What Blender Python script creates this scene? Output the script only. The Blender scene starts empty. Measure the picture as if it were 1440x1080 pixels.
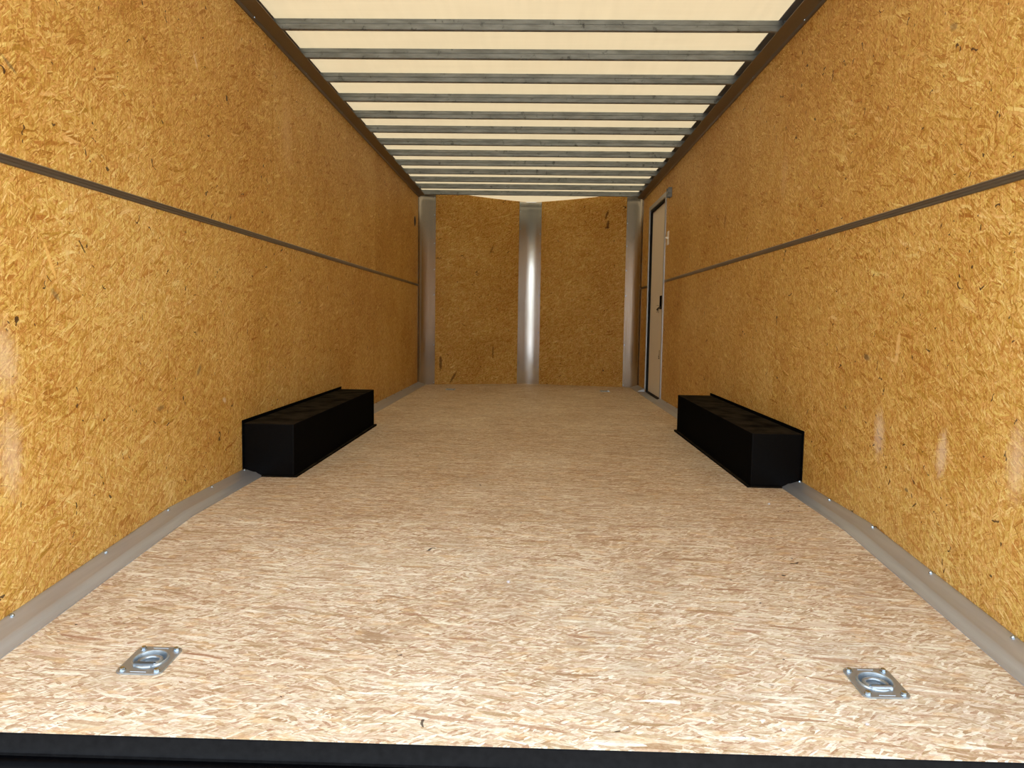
import bpy, bmesh, math, random
from mathutils import Vector, Matrix, Euler

random.seed(7)
PI = math.pi
S = bpy.context.scene
C = S.collection

# ------------------------------------------------------------------ camera
F_PX = 1086.24
PITCH, YAW, ROLL = 0.08268, 0.02699, 0.01508
CAM = Vector((0.054, 0.0, 0.7117))
fw = Vector((-math.sin(YAW)*math.cos(PITCH), math.cos(YAW)*math.cos(PITCH), -math.sin(PITCH)))
rt = Vector((math.cos(YAW), math.sin(YAW), 0))
up = rt.cross(fw)
rt2 = rt*math.cos(ROLL) + up*math.sin(ROLL)
up2 = -rt*math.sin(ROLL) + up*math.cos(ROLL)
cd = bpy.data.cameras.new('camera')
cd.sensor_width = 36.0
cd.lens = F_PX/1440*36.0
cd.clip_start = 0.02
cam = bpy.data.objects.new('camera', cd)
C.objects.link(cam)
cam.matrix_world = Matrix(((rt2.x, up2.x, -fw.x, CAM.x), (rt2.y, up2.y, -fw.y, CAM.y), (rt2.z, up2.z, -fw.z, CAM.z), (0, 0, 0, 1)))
S.camera = cam

# ------------------------------------------------------------------ world, sun, exposure
SUN_EL = math.radians(52)
SUN_AZ = math.radians(55)            # measured from +Y (towards the nose), positive = to the right
w = bpy.data.worlds.new('sky')
S.world = w
w.use_nodes = True
nt = w.node_tree
nt.nodes.clear()
sky = nt.nodes.new('ShaderNodeTexSky')
sky.sky_type = 'NISHITA'
sky.sun_disc = False
sky.sun_elevation = SUN_EL
sky.sun_rotation = SUN_AZ
sky.dust_density = 2.0
bg = nt.nodes.new('ShaderNodeBackground')
bg.inputs[1].default_value = 1.25
out = nt.nodes.new('ShaderNodeOutputWorld')
haz = nt.nodes.new('ShaderNodeHueSaturation')      # a hazy, milky sky
haz.inputs['Saturation'].default_value = 0.45
nt.links.new(sky.outputs[0], haz.inputs['Color'])
nt.links.new(haz.outputs[0], bg.inputs[0])
nt.links.new(bg.outputs[0], out.inputs[0])

sd = bpy.data.lights.new('sun', 'SUN')
sd.energy = 9.0
sd.angle = math.radians(0.6)
sd.color = (1.0, 0.95, 0.87)
sun = bpy.data.objects.new('sun', sd)
C.objects.link(sun)
sdir = Vector((math.sin(SUN_AZ)*math.cos(SUN_EL), math.cos(SUN_AZ)*math.cos(SUN_EL), math.sin(SUN_EL)))
sun.rotation_euler = sdir.to_track_quat('Z', 'Y').to_euler()
sun.location = (5, 6, 8)

S.view_settings.view_transform = 'Standard'
S.view_settings.look = 'None'
S.view_settings.gamma = 1.0
S.view_settings.exposure = -0.20
S.view_settings.use_curve_mapping = False
S.cycles.use_denoising = True
S.cycles.max_bounces = 10
S.cycles.diffuse_bounces = 4
S.cycles.adaptive_threshold = 0.02
S.cycles.glossy_bounces = 5
S.cycles.transmission_bounces = 6
S.cycles.sample_clamp_indirect = 8.0

# ------------------------------------------------------------------ dimensions
W = 1.23               # half width between the wall faces
Y0 = 1.402             # rear edge of the floor
HINGE = 2.66           # where the beavertail begins
ZB = 2.065             # underside of the roof bows
ZR = 2.118             # roof skin
ZT = 1.0804            # middle trim
YL, YR = 8.58, 8.64    # front ends of the left and right walls
DY0, DY1, DZ1 = 7.13, 8.07, 1.845   # doorway


def fz(y):
    if y < HINGE:
        return -(HINGE-y)*0.0748
    if y > 3.4:
        return -0.0048*(y-3.4)
    return 0.0


# ------------------------------------------------------------------ node helpers
class NB:
    def __init__(self, tree):
        self.t = tree

    def n(self, typ, **kw):
        nd = self.t.nodes.new(typ)
        for k, v in kw.items():
            setattr(nd, k, v)
        return nd

    def put(self, sock, v):
        if v is None:
            return
        if isinstance(v, bpy.types.NodeSocket):
            self.t.links.new(v, sock)
        else:
            sock.default_value = v

    def math(self, op, a, b=None, c=None, clamp=False):
        nd = self.n('ShaderNodeMath', operation=op, use_clamp=clamp)
        self.put(nd.inputs[0], a)
        self.put(nd.inputs[1], b)
        self.put(nd.inputs[2], c)
        return nd.outputs[0]

    def vmath(self, op, a, b=None):
        nd = self.n('ShaderNodeVectorMath', operation=op)
        self.put(nd.inputs[0], a)
        if b is not None:
            self.put(nd.inputs[1], b)
        return nd.outputs[0]

    def mixf(self, f, a, b):
        nd = self.n('ShaderNodeMix', data_type='FLOAT')
        self.put(nd.inputs[0], f)
        self.put(nd.inputs[2], a)
        self.put(nd.inputs[3], b)
        return nd.outputs[0]

    def mixc(self, f, a, b, blend='MIX'):
        nd = self.n('ShaderNodeMix', data_type='RGBA', blend_type=blend)
        self.put(nd.inputs[0], f)
        self.put(nd.inputs[6], a)
        self.put(nd.inputs[7], b)
        return nd.outputs[2]

    def ramp(self, f, stops, interp='LINEAR'):
        nd = self.n('ShaderNodeValToRGB')
        cr = nd.color_ramp
        cr.interpolation = interp
        while len(cr.elements) > 1:
            cr.elements.remove(cr.elements[-1])
        cr.elements[0].position = stops[0][0]
        cr.elements[0].color = stops[0][1]
        for p, c in stops[1:]:
            e = cr.elements.new(p)
            e.color = c
        self.put(nd.inputs[0], f)
        return nd.outputs[0]

    def smooth(self, v, a, b, lo=0.0, hi=1.0):
        nd = self.n('ShaderNodeMapRange', interpolation_type='SMOOTHSTEP')
        self.put(nd.inputs[0], v)
        nd.inputs[1].default_value = a
        nd.inputs[2].default_value = b
        nd.inputs[3].default_value = lo
        nd.inputs[4].default_value = hi
        return nd.outputs[0]

    def noise(self, vec, scale, detail=2.0, rough=0.5, dim='3D'):
        nd = self.n('ShaderNodeTexNoise', noise_dimensions=dim)
        self.put(nd.inputs['Vector'], vec)
        nd.inputs['Scale'].default_value = scale
        nd.inputs['Detail'].default_value = detail
        nd.inputs['Roughness'].default_value = rough
        return nd.outputs[0]

    def rot(self, vec, ang):
        nd = self.n('ShaderNodeVectorRotate', rotation_type='Z_AXIS')
        self.put(nd.inputs['Vector'], vec)
        nd.inputs['Angle'].default_value = ang
        return nd.outputs[0]


def srgb(r, g, b):
    def f(c):
        c /= 255.0
        return c/12.92 if c <= 0.04045 else ((c+0.055)/1.055)**2.4
    return (f(r), f(g), f(b), 1.0)


def new_mat(name):
    m = bpy.data.materials.new(name)
    m.use_nodes = True
    m.node_tree.nodes.clear()
    nb = NB(m.node_tree)
    o = nb.n('ShaderNodeOutputMaterial')
    p = nb.n('ShaderNodeBsdfPrincipled')
    m.node_tree.links.new(p.outputs[0], o.inputs[0])
    return m, nb, p, o


# ------------------------------------------------------------------ oriented strand board
def strand_group(name, layers, rnd):
    """layers: list of (angle, length, width, threshold, amplitude)"""
    g = bpy.data.node_groups.new(name, 'ShaderNodeTree')
    g.interface.new_socket('Vector', in_out='INPUT', socket_type='NodeSocketVector')
    g.interface.new_socket('Tone', in_out='OUTPUT', socket_type='NodeSocketFloat')
    g.interface.new_socket('Dark', in_out='OUTPUT', socket_type='NodeSocketFloat')
    g.interface.new_socket('Hue', in_out='OUTPUT', socket_type='NodeSocketFloat')
    nb = NB(g)
    gi = nb.n('NodeGroupInput')
    go = nb.n('NodeGroupOutput')
    v = gi.outputs[0]
    # gentle warping so strand edges are not ruler straight
    wn = nb.n('ShaderNodeTexNoise', noise_dimensions='2D')
    nb.put(wn.inputs['Vector'], v)
    wn.inputs['Scale'].default_value = 9.0
    wn.inputs['Detail'].default_value = 2.0
    wv = nb.vmath('SUBTRACT', wn.outputs['Color'], (0.5, 0.5, 0.5))
    wv = nb.vmath('MULTIPLY', wv, (0.014, 0.014, 0.0))
    v = nb.vmath('ADD', v, wv)
    # broader swirl so the strands do not keep a few fixed directions
    wn2 = nb.n('ShaderNodeTexNoise', noise_dimensions='2D')
    nb.put(wn2.inputs['Vector'], v)
    wn2.inputs['Scale'].default_value = 3.3
    wn2.inputs['Detail'].default_value = 1.0
    wv2 = nb.vmath('SUBTRACT', wn2.outputs['Color'], (0.5, 0.5, 0.5))
    swirl = 0.085 if name == 'wall strands' else 0.05
    v = nb.vmath('ADD', v, nb.vmath('MULTIPLY', wv2, (swirl, swirl, 0.0)))
    tone = None
    hue = None
    dark = None
    for i, (ang, L, wd, thr, amp) in enumerate(layers):
        r = nb.rot(v, ang)
        sc = nb.vmath('MULTIPLY', r, (1.0/L, 1.0/wd, 0.0))
        sc = nb.vmath('ADD', sc, (rnd.uniform(-50, 50), rnd.uniform(-50, 50), 0.0))
        vo = nb.n('ShaderNodeTexVoronoi', voronoi_dimensions='2D', feature='F1')
        nb.put(vo.inputs['Vector'], sc)
        vo.inputs['Scale'].default_value = 1.0
        sep = nb.n('ShaderNodeSeparateColor')
        nb.put(sep.inputs[0], vo.outputs['Color'])
        R, G, B = sep.outputs
        gr = nb.n('ShaderNodeTexNoise', noise_dimensions='2D')
        nb.put(gr.inputs['Vector'], nb.vmath('MULTIPLY', sc, (0.55, 5.0, 0.0)))
        gr.inputs['Scale'].default_value = 1.0
        gr.inputs['Detail'].default_value = 2.0
        t = nb.math('MULTIPLY_ADD', nb.math('SUBTRACT', G, 0.5), amp, 0.5)
        t = nb.math('MULTIPLY_ADD', nb.math('SUBTRACT', gr.outputs[0], 0.5), 0.40, t)
        if tone is None:
            tone, hue = t, B
        else:
            m = nb.math('GREATER_THAN', R, thr)
            # the shadow line along a strand's edge
            d = nb.smooth(vo.outputs['Distance'], 0.46, 0.75)
            tone = nb.mixf(m, tone, nb.math('SUBTRACT', t, nb.math('MULTIPLY', d, 0.09)))
            hue = nb.mixf(m, hue, B)
    # thin dark fibres at several angles
    for ang, L, wd, thr in ((0.3, .05, .0022, .70), (1.25, .04, .0020, .71), (2.2, .06, .0024, .71), (2.85, .045, .002, .70)):
        if name == 'floor strands':
            ang = (ang-1.6)*0.35
        r = nb.rot(v, ang)
        q = nb.noise(nb.vmath('MULTIPLY', r, (1.0/L, 1.0/wd, 0.0)), 0.8, 2.0, 0.45, '2D')
        k = nb.smooth(q, thr-0.05, thr+0.07)
        dark = k if dark is None else nb.math('MAXIMUM', dark, k)
    nb.put(go.inputs[0], tone)
    nb.put(go.inputs[1], dark)
    nb.put(go.inputs[2], hue)
    return g


rnd = random.Random(11)
# strand length, width, share left uncovered, contrast
SIZES_WALL = ((.055, .011, 0, .30), (.048, .009, .60, .36), (.040, .007, .60, .40), (.030, .006, .62, .42), (.022, .006, .60, .36), (.055, .0038, .80, .60), (.014, .005, .66, .45),
              (.075, .010, .90, .60), (.045, .0028, .86, .55), (.024, .0034, .80, .65))
SIZES_FLOOR = ((.058, .011, 0, .45), (.050, .009, .60, .50), (.040, .007, .60, .55), (.036, .006, .62, .60), (.026, .006, .60, .60), (.070, .004, .80, .80), (.018, .005, .70, .70),
               (.085, .010, .88, .75))


def layers(sizes, angles):
    return [(a+rnd.uniform(-.1, .1), L, wd, thr, amp) for (L, wd, thr, amp), a in zip(sizes, angles)]


g_wall = strand_group('wall strands', layers(SIZES_WALL, (0.1, 1.9, 0.75, 2.6, 1.35, 0.4, 2.2, 2.9, 1.6, 2.45)), rnd)
g_floor = strand_group('floor strands', layers(SIZES_FLOOR, (0.08, -0.34, 0.27, -0.15, 0.48, 0.18, -0.7, 0.0)), rnd)


def osb(name, group, axes, offset, stops, rough, spec, dark_col, dark_amt, speck_scale, marks=(), sheet=None, speck_thr=.62, dirt=0.0):
    """axes: two of 'XYZ' taken as the board's plane; marks: (u, v, ru, rv, angle, colour, strength, softness)"""
    m, nb, p, o = new_mat(name)
    tc = nb.n('ShaderNodeTexCoord')
    sp = nb.n('ShaderNodeSeparateXYZ')
    nb.put(sp.inputs[0], tc.outputs['Object'])
    ax = {'X': sp.outputs[0], 'Y': sp.outputs[1], 'Z': sp.outputs[2]}
    cb = nb.n('ShaderNodeCombineXYZ')
    nb.put(cb.inputs[0], ax[axes[0]])
    nb.put(cb.inputs[1], ax[axes[1]])
    uv = cb.outputs[0]
    ov = nb.vmath('ADD', uv, (offset[0], offset[1], 0))
    gn = nb.n('ShaderNodeGroup')
    gn.node_tree = group
    nb.put(gn.inputs[0], ov)
    tone, dark, hue = gn.outputs
    # broad drift of tone over the board
    dr = nb.noise(ov, 1.7, 3.0, 0.55, '2D')
    tone = nb.math('MULTIPLY_ADD', nb.math('SUBTRACT', dr, 0.5), 0.34, tone)
    fine = nb.noise(ov, 120.0, 3.0, 0.6, '2D')
    tone = nb.math('MULTIPLY_ADD', nb.math('SUBTRACT', fine, 0.5), 0.42, tone)
    if sheet:
        c0, pitch, split = sheet
        k = nb.math('FLOOR', nb.math('DIVIDE', nb.math('SUBTRACT', ax[axes[0] if split is not None else axes[1]], c0), pitch))
        if split is not None:
            k = nb.math('ADD', k, nb.math('MULTIPLY', nb.math('GREATER_THAN', ax[axes[1]], split), 17.0))
        wn = nb.n('ShaderNodeTexWhiteNoise', noise_dimensions='1D')
        nb.put(wn.inputs['W'], nb.math('ADD', k, offset[0]))
        tone = nb.math('MULTIPLY_ADD', nb.math('SUBTRACT', wn.outputs[0], 0.5), 0.10, tone)
    col = nb.ramp(tone, stops)
    # warmer and cooler strands
    hs = nb.n('ShaderNodeHueSaturation')
    nb.put(hs.inputs['Hue'], nb.math('MULTIPLY_ADD', hue, 0.022, 0.489))
    hs.inputs['Saturation'].default_value = 1.0
    nb.put(hs.inputs['Color'], col)
    col = hs.outputs[0]
    col = nb.mixc(nb.math('MULTIPLY', dark, dark_amt), col, dark_col)
    if dirt:
        dn = nb.smooth(nb.noise(nb.vmath('ADD', uv, (7.7, 3.3, 0)), 5.0, 4.0, 0.62, '2D'), 0.50, 0.72)
        col = nb.mixc(nb.math('MULTIPLY', dn, dirt), col, srgb(168, 148, 122))
        yn = nb.smooth(nb.noise(nb.vmath('MULTIPLY', uv, (6.0, 16.0, 0)), 2.2, 3.0, 0.5, '2D'), 0.58, 0.70)
        col = nb.mixc(nb.math('MULTIPLY', yn, 0.35), col, srgb(214, 176, 122))
    # knots and bark specks
    vo = nb.n('ShaderNodeTexVoronoi', voronoi_dimensions='2D', feature='F1')
    kn = nb.n('ShaderNodeTexNoise', noise_dimensions='2D')
    nb.put(kn.inputs['Vector'], ov)
    kn.inputs['Scale'].default_value = 16.0
    kn.inputs['Detail'].default_value = 2.0
    kv = nb.vmath('ADD', ov, nb.vmath('MULTIPLY', nb.vmath('SUBTRACT', kn.outputs['Color'], (0.5, 0.5, 0.5)), (0.10, 0.10, 0)))
    nb.put(vo.inputs['Vector'], nb.vmath('MULTIPLY', nb.rot(kv, 0.5), (1.0, 1.5, 0)))
    vo.inputs['Scale'].default_value = speck_scale
    sc = nb.n('ShaderNodeSeparateColor')
    nb.put(sc.inputs[0], vo.outputs['Color'])
    rad = nb.math('MULTIPLY', nb.math('SUBTRACT', sc.outputs[0], speck_thr), 0.085*speck_scale/11.0/(1-speck_thr))
    spk = nb.math('LESS_THAN', vo.outputs['Distance'], rad)
    col = nb.mixc(nb.math('MULTIPLY', spk, 0.85), col, (0.028, 0.012, 0.008, 1))
    # named stains and scuffs, plus wall glare painted in as pale ovals
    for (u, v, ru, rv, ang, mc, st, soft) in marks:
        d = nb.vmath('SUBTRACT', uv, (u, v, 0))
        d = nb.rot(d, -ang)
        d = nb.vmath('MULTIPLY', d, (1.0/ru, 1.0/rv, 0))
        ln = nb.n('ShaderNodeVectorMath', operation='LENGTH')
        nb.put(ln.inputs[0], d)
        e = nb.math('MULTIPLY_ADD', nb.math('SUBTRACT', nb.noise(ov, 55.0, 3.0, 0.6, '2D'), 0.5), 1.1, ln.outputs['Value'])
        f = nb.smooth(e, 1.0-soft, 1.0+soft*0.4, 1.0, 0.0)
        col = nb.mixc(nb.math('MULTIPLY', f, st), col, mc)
    nb.put(p.inputs['Base Color'], col)
    nb.put(p.inputs['Roughness'], nb.math('MULTIPLY_ADD', tone, -0.18, rough+0.09))
    p.inputs['Specular IOR Level'].default_value = spec
    bp = nb.n('ShaderNodeBump')
    bp.inputs['Strength'].default_value = 0.22
    bp.inputs['Distance'].default_value = 0.0015
    nb.put(bp.inputs['Height'], nb.math('SUBTRACT', tone, nb.math('MULTIPLY', dark, 0.6)))
    nb.put(p.inputs['Normal'], bp.outputs[0])
    return m


def scaled(stops, k):
    return [(p_, (c[0]*k[0], c[1]*k[1], c[2]*k[2], 1.0)) for p_, c in stops]


WALL_STOPS = [(0.10, srgb(148, 92, 28)), (0.36, srgb(182, 126, 54)), (0.52, srgb(200, 148, 74)), (0.68, srgb(214, 166, 92)), (0.92, srgb(232, 196, 128))]
WALL_STOPS = scaled(WALL_STOPS, (0.95, 1.05, 1.08))
FLOOR_STOPS = [(0.08, srgb(160, 122, 86)), (0.34, srgb(192, 160, 124)), (0.52, srgb(208, 182, 148)), (0.68, srgb(222, 200, 168)), (0.90, srgb(240, 226, 198))]
FLOOR_STOPS = scaled(FLOOR_STOPS, (0.96, 1.03, 1.09))
DK = srgb(120, 70, 18)
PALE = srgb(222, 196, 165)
GREY = srgb(98, 84, 58)
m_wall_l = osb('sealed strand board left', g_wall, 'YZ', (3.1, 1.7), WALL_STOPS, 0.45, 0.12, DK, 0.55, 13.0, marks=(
    (1.84, 0.60, 0.05, 0.09, 0.2, PALE, 0.34, 0.9), (1.85, 0.36, 0.045, 0.11, 0.0, PALE, 0.34, 0.9),  # both ovals are glare on the wall, painted into its colour
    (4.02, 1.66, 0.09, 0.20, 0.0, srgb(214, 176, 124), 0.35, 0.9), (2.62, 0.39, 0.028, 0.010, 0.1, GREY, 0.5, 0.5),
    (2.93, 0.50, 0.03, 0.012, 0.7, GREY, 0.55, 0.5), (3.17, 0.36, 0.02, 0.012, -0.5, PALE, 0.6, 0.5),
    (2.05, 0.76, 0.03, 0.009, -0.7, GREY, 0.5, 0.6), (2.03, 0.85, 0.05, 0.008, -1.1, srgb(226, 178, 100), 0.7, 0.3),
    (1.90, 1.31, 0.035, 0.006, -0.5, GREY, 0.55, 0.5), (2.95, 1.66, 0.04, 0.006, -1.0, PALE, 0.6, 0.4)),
    sheet=(3.81, 2.44, ZT))
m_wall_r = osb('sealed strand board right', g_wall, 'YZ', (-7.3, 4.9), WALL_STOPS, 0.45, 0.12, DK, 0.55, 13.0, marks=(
    (2.63, 0.345, 0.042, 0.085, 0.0, PALE, 0.48, 0.8), (2.225, 0.345, 0.030, 0.075, 0.1, PALE, 0.48, 0.8),  # two ovals of glare at the stud lines, painted as pale colour
    (1.885, 0.385, 0.04, 0.10, 0.0, PALE, 0.36, 0.9), (2.53, 0.64, 0.014, 0.06, 0.15, srgb(222, 178, 110), 0.75, 0.3),  # first oval is painted glare as well
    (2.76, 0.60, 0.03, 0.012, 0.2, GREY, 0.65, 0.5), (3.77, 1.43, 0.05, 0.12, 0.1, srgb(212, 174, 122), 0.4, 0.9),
    (2.30, 1.56, 0.022, 0.012, 0.4, GREY, 0.5, 0.5), (4.9, 1.35, 0.025, 0.05, 0.5, srgb(120, 72, 20), 0.5, 0.4),
    (2.42, 0.20, 0.014, 0.006, 0.1, GREY, 0.7, 0.4)),
    sheet=(3.81, 2.44, ZT))
DKM = srgb(70, 34, 6)
m_wall_f = osb('sealed strand board front', g_wall, 'XZ', (15.2, -6.4), WALL_STOPS, 0.45, 0.12, DK, 0.6, 13.0, marks=(
    (0.848, 1.90, 0.014, 0.055, -0.3, DKM, 0.7, 0.3), (0.862, 1.79, 0.016, 0.045, -0.1, DKM, 0.75, 0.3), (0.855, 1.755, 0.034, 0.012, 0.1, DKM, 0.7, 0.4),
    (-0.99, 0.215, 0.016, 0.085, 0.0, DKM, 0.7, 0.25), (-0.85, 0.055, 0.014, 0.075, -0.5, DKM, 0.7, 0.4),
    (-0.41, 0.34, 0.010, 0.075, 0.0, DKM, 0.6, 0.4), (-0.44, 1.50, 0.012, 0.06, -0.4, DKM, 0.5, 0.4)))
m_floor = osb('bare strand board floor', g_floor, 'XY', (-2.7, 9.1), FLOOR_STOPS, 0.55, 0.10, srgb(128, 88, 56), 0.5, 9.0, marks=(
    (0.02, 2.12, 0.10, 0.09, 0.0, srgb(168, 148, 120), 0.35, 0.9), (0.30, 1.70, 0.06, 0.04, 0.0, srgb(180, 164, 138), 0.4, 0.8),
    (-0.42, 2.3, 0.14, 0.07, 0.2, srgb(172, 148, 116), 0.25, 0.9), (0.5, 3.1, 0.25, 0.12, 0.2, srgb(166, 140, 108), 0.22, 0.9)),
    sheet=(2.45, 1.22, None), speck_thr=.90, dirt=0.32)


def metal(name, base, rough, metallic=1.0, streak=(1, 1, 1), var=0.25, scale=30.0, bump=0.0, spec=0.5, blotch=0.0):
    m, nb, p, o = new_mat(name)
    tc = nb.n('ShaderNodeTexCoord')
    v = nb.vmath('MULTIPLY', tc.outputs['Object'], streak)
    q = nb.noise(v, scale, 4.0, 0.6)
    k = nb.math('MULTIPLY_ADD', nb.math('SUBTRACT', q, 0.5), var*2, 1.0)
    if blotch:
        b = nb.smooth(nb.noise(tc.outputs['Object'], 21.0, 4.0, 0.65), 0.58, 0.72)
        k = nb.math('MULTIPLY', k, nb.math('SUBTRACT', 1.0, nb.math('MULTIPLY', b, blotch)))
    cc = nb.n('ShaderNodeCombineColor')
    for i in range(3):
        nb.put(cc.inputs[i], nb.math('MULTIPLY', k, base[i]))
    nb.put(p.inputs['Base Color'], cc.outputs[0])
    p.inputs['Metallic'].default_value = metallic
    p.inputs['Specular IOR Level'].default_value = spec
    nb.put(p.inputs['Roughness'], nb.math('MULTIPLY_ADD', q, 0.16, rough-0.08))
    if bump:
        bp = nb.n('ShaderNodeBump')
        bp.inputs['Strength'].default_value = bump
        bp.inputs['Distance'].default_value = 0.001
        nb.put(bp.inputs['Height'], q)
        nb.put(p.inputs['Normal'], bp.outputs[0])
    return m


def plain(name, col, rough=0.5, metallic=0.0, spec=0.5, var=0.08, scale=40.0, bump=0.0):
    return metal(name, col[:3], rough, metallic, (1, 1, 1), var, scale, bump, spec)


m_galv = metal('galvanised steel', (0.225, 0.245, 0.245), 0.50, 0.75, (0.4, 2, 2), 0.75, 20.0, 0.05, blotch=0.6)
m_alu = metal('mill aluminium', (0.46, 0.475, 0.485), 0.38, 0.70, (1, 0.04, 1), 0.16, 60.0)
m_alu_trim = metal('aluminium wall trim', (0.245, 0.22, 0.185), 0.36, 0.95, (1, 0.04, 1), 0.12, 60.0)
m_flash = metal('bright aluminium flashing', (0.64, 0.64, 0.63), 0.215, 1.0, (6, 6, 0.15), 0.06, 14.0)
p = [n for n in m_flash.node_tree.nodes if n.type == 'BSDF_PRINCIPLED'][0]
p.inputs['Anisotropic'].default_value = 0.92          # brushed lengthwise
tg = m_flash.node_tree.nodes.new('ShaderNodeTangent')
tg.direction_type = 'RADIAL'
tg.axis = 'Z'
m_flash.node_tree.links.new(tg.outputs[0], p.inputs['Tangent'])
m_corner = metal('dull aluminium corner', (0.43, 0.40, 0.37), 0.20, 1.0, (6, 6, 0.15), 0.06, 14.0)
m_edge = metal('dark roof edge metal', (0.20, 0.195, 0.185), 0.55, 0.4, (1, .1, 1), 0.15, 30.0)
m_zinc = metal('zinc plated steel', (0.38, 0.43, 0.455), 0.32, 0.82, (1, 1, 1), 0.08, 60.0)
m_bolt = metal('bright zinc screw', (0.46, 0.54, 0.60), 0.26, 1.0, (1, 1, 1), 0.05, 60.0)


def satin_black(name, base, gloss, rough, scale=80.0, top_sheen=0.0):
    """matt black paint with a thin even sheen"""
    m, nb, p, o = new_mat(name)
    tc = nb.n('ShaderNodeTexCoord')
    q = nb.noise(tc.outputs['Object'], scale, 4.0, 0.6)
    df = nb.n('ShaderNodeBsdfDiffuse')
    k = nb.math('MULTIPLY_ADD', nb.math('SUBTRACT', q, 0.5), 1.2, 1.0)
    cc = nb.n('ShaderNodeCombineColor')
    for i in range(3):
        nb.put(cc.inputs[i], nb.math('MULTIPLY', k, base[i]))
    dcol = cc.outputs[0]
    if top_sheen:                                     # grazing sheen painted as lighter colour on level faces
        ge = nb.n('ShaderNodeNewGeometry')
        sz = nb.n('ShaderNodeSeparateXYZ')
        nb.put(sz.inputs[0], ge.outputs['Normal'])
        dk = nb.math('MULTIPLY', nb.smooth(sz.outputs[2], 0.6, 0.95), nb.smooth(nb.noise(tc.outputs['Object'], 9.0, 4.0, 0.6), 0.2, 0.7))
        dcol = nb.mixc(nb.math('MULTIPLY', dk, top_sheen), dcol, (0.16, 0.125, 0.075, 1))
    nb.put(df.inputs['Color'], dcol)
    gl = nb.n('ShaderNodeBsdfGlossy')
    gl.inputs['Roughness'].default_value = rough
    bp = nb.n('ShaderNodeBump')
    bp.inputs['Strength'].default_value = 0.12
    bp.inputs['Distance'].default_value = 0.001
    nb.put(bp.inputs['Height'], q)
    nb.put(gl.inputs['Normal'], bp.outputs[0])
    mx = nb.n('ShaderNodeMixShader')
    mx.inputs[0].default_value = gloss
    nb.t.links.new(df.outputs[0], mx.inputs[1])
    nb.t.links.new(gl.outputs[0], mx.inputs[2])
    nb.t.links.new(mx.outputs[0], o.inputs[0])
    nb.t.nodes.remove(p)
    return m


m_black = satin_black('black painted steel', (0.0028, 0.0026, 0.0025), 0.006, 0.28, top_sheen=0.17)
m_sill = satin_black('worn black steel', (0.0062, 0.0062, 0.0062), 0.004, 0.35, 60.0)
m_seal = satin_black('black sill seal', (0.0012, 0.0012, 0.0014), 0.004, 0.30, 60.0)
m_rubber = plain('black rubber', (0.006, 0.006, 0.007, 1), 0.7, spec=0.2)
m_door = plain('pale door skin', srgb(222, 212, 196), 0.5, spec=0.35, var=0.05, scale=8.0)
m_white = plain('white plastic', srgb(236, 230, 220), 0.4, var=0.02)
m_blkplastic = plain('black plastic', (0.012, 0.012, 0.012, 1), 0.45, var=0.05)
m_mark = plain('dark smudge', srgb(70, 52, 36), 0.8, var=0.2)
m_pebble = plain('pale grit', srgb(205, 200, 200), 0.6, var=0.15, scale=120.0)
m_skin = plain('white outer skin', srgb(225, 225, 222), 0.35, var=0.03)
m_under = plain('dark subframe', (0.03, 0.028, 0.026, 1), 0.7)

# translucent roof skin
m_roof, nb, p, o = new_mat('translucent roof skin')
tc = nb.n('ShaderNodeTexCoord')
fib = nb.noise(nb.vmath('MULTIPLY', tc.outputs['Object'], (1.0, 0.05, 1.0)), 34.0, 4.0, 0.6)
fib2 = nb.noise(nb.vmath('MULTIPLY', tc.outputs['Object'], (0.05, 1.0, 1.0)), 44.0, 4.0, 0.6)
k = nb.math('MULTIPLY_ADD', nb.math('SUBTRACT', nb.math('ADD', fib, fib2), 1.0), 0.30, 1.0)
tr = nb.n('ShaderNodeBsdfTranslucent')
df = nb.n('ShaderNodeBsdfDiffuse')
cc = nb.n('ShaderNodeCombineColor')
ROOF_T = (0.105, 0.086, 0.051)
for i in range(3):
    nb.put(cc.inputs[i], nb.math('MULTIPLY', k, ROOF_T[i]))
nb.put(tr.inputs['Color'], cc.outputs[0])
df.inputs['Color'].default_value = (0.42, 0.36, 0.26, 1)
ad = nb.n('ShaderNodeAddShader')
nb.put(ad.inputs[0], tr.outputs[0])
nb.put(ad.inputs[1], df.outputs[0])
nb.t.links.new(ad.outputs[0], o.inputs[0])
nb.t.nodes.remove(p)

# yard outside
m_ground, nb, p, o = new_mat('gravel yard')
tc = nb.n('ShaderNodeTexCoord')
q = nb.noise(tc.outputs['Object'], 14.0, 6.0, 0.7)
nb.put(p.inputs['Base Color'], nb.ramp(q, [(0.25, (0.32, 0.305, 0.285, 1)), (0.75, (0.52, 0.50, 0.47, 1))]))
p.inputs['Roughness'].default_value = 0.9


# ------------------------------------------------------------------ mesh helpers
def obj(name, bm, mat, parent=None, smooth=False, bevel=0.0, segs=2):
    me = bpy.data.meshes.new(name)
    bmesh.ops.recalc_face_normals(bm, faces=bm.faces)
    bm.to_mesh(me)
    bm.free()
    if smooth:
        for f in me.polygons:
            f.use_smooth = True
    o = bpy.data.objects.new(name, me)
    C.objects.link(o)
    me.materials.append(mat)
    if parent:
        o.parent = parent
    if bevel:
        b = o.modifiers.new('bevel', 'BEVEL')
        b.width = bevel
        b.segments = segs
        b.limit_method = 'ANGLE'
        b.angle_limit = math.radians(35)
    if smooth:
        try:
            me.set_sharp_from_angle(angle=math.radians(38))
        except Exception:
            pass
    return o


def struct(o, label=None):
    o['kind'] = 'structure'
    if label:
        o['label'] = label
    return o


def tag(o, label, cat, group=None):
    o['label'] = label
    o['category'] = cat
    if group:
        o['group'] = group
    return o


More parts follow.
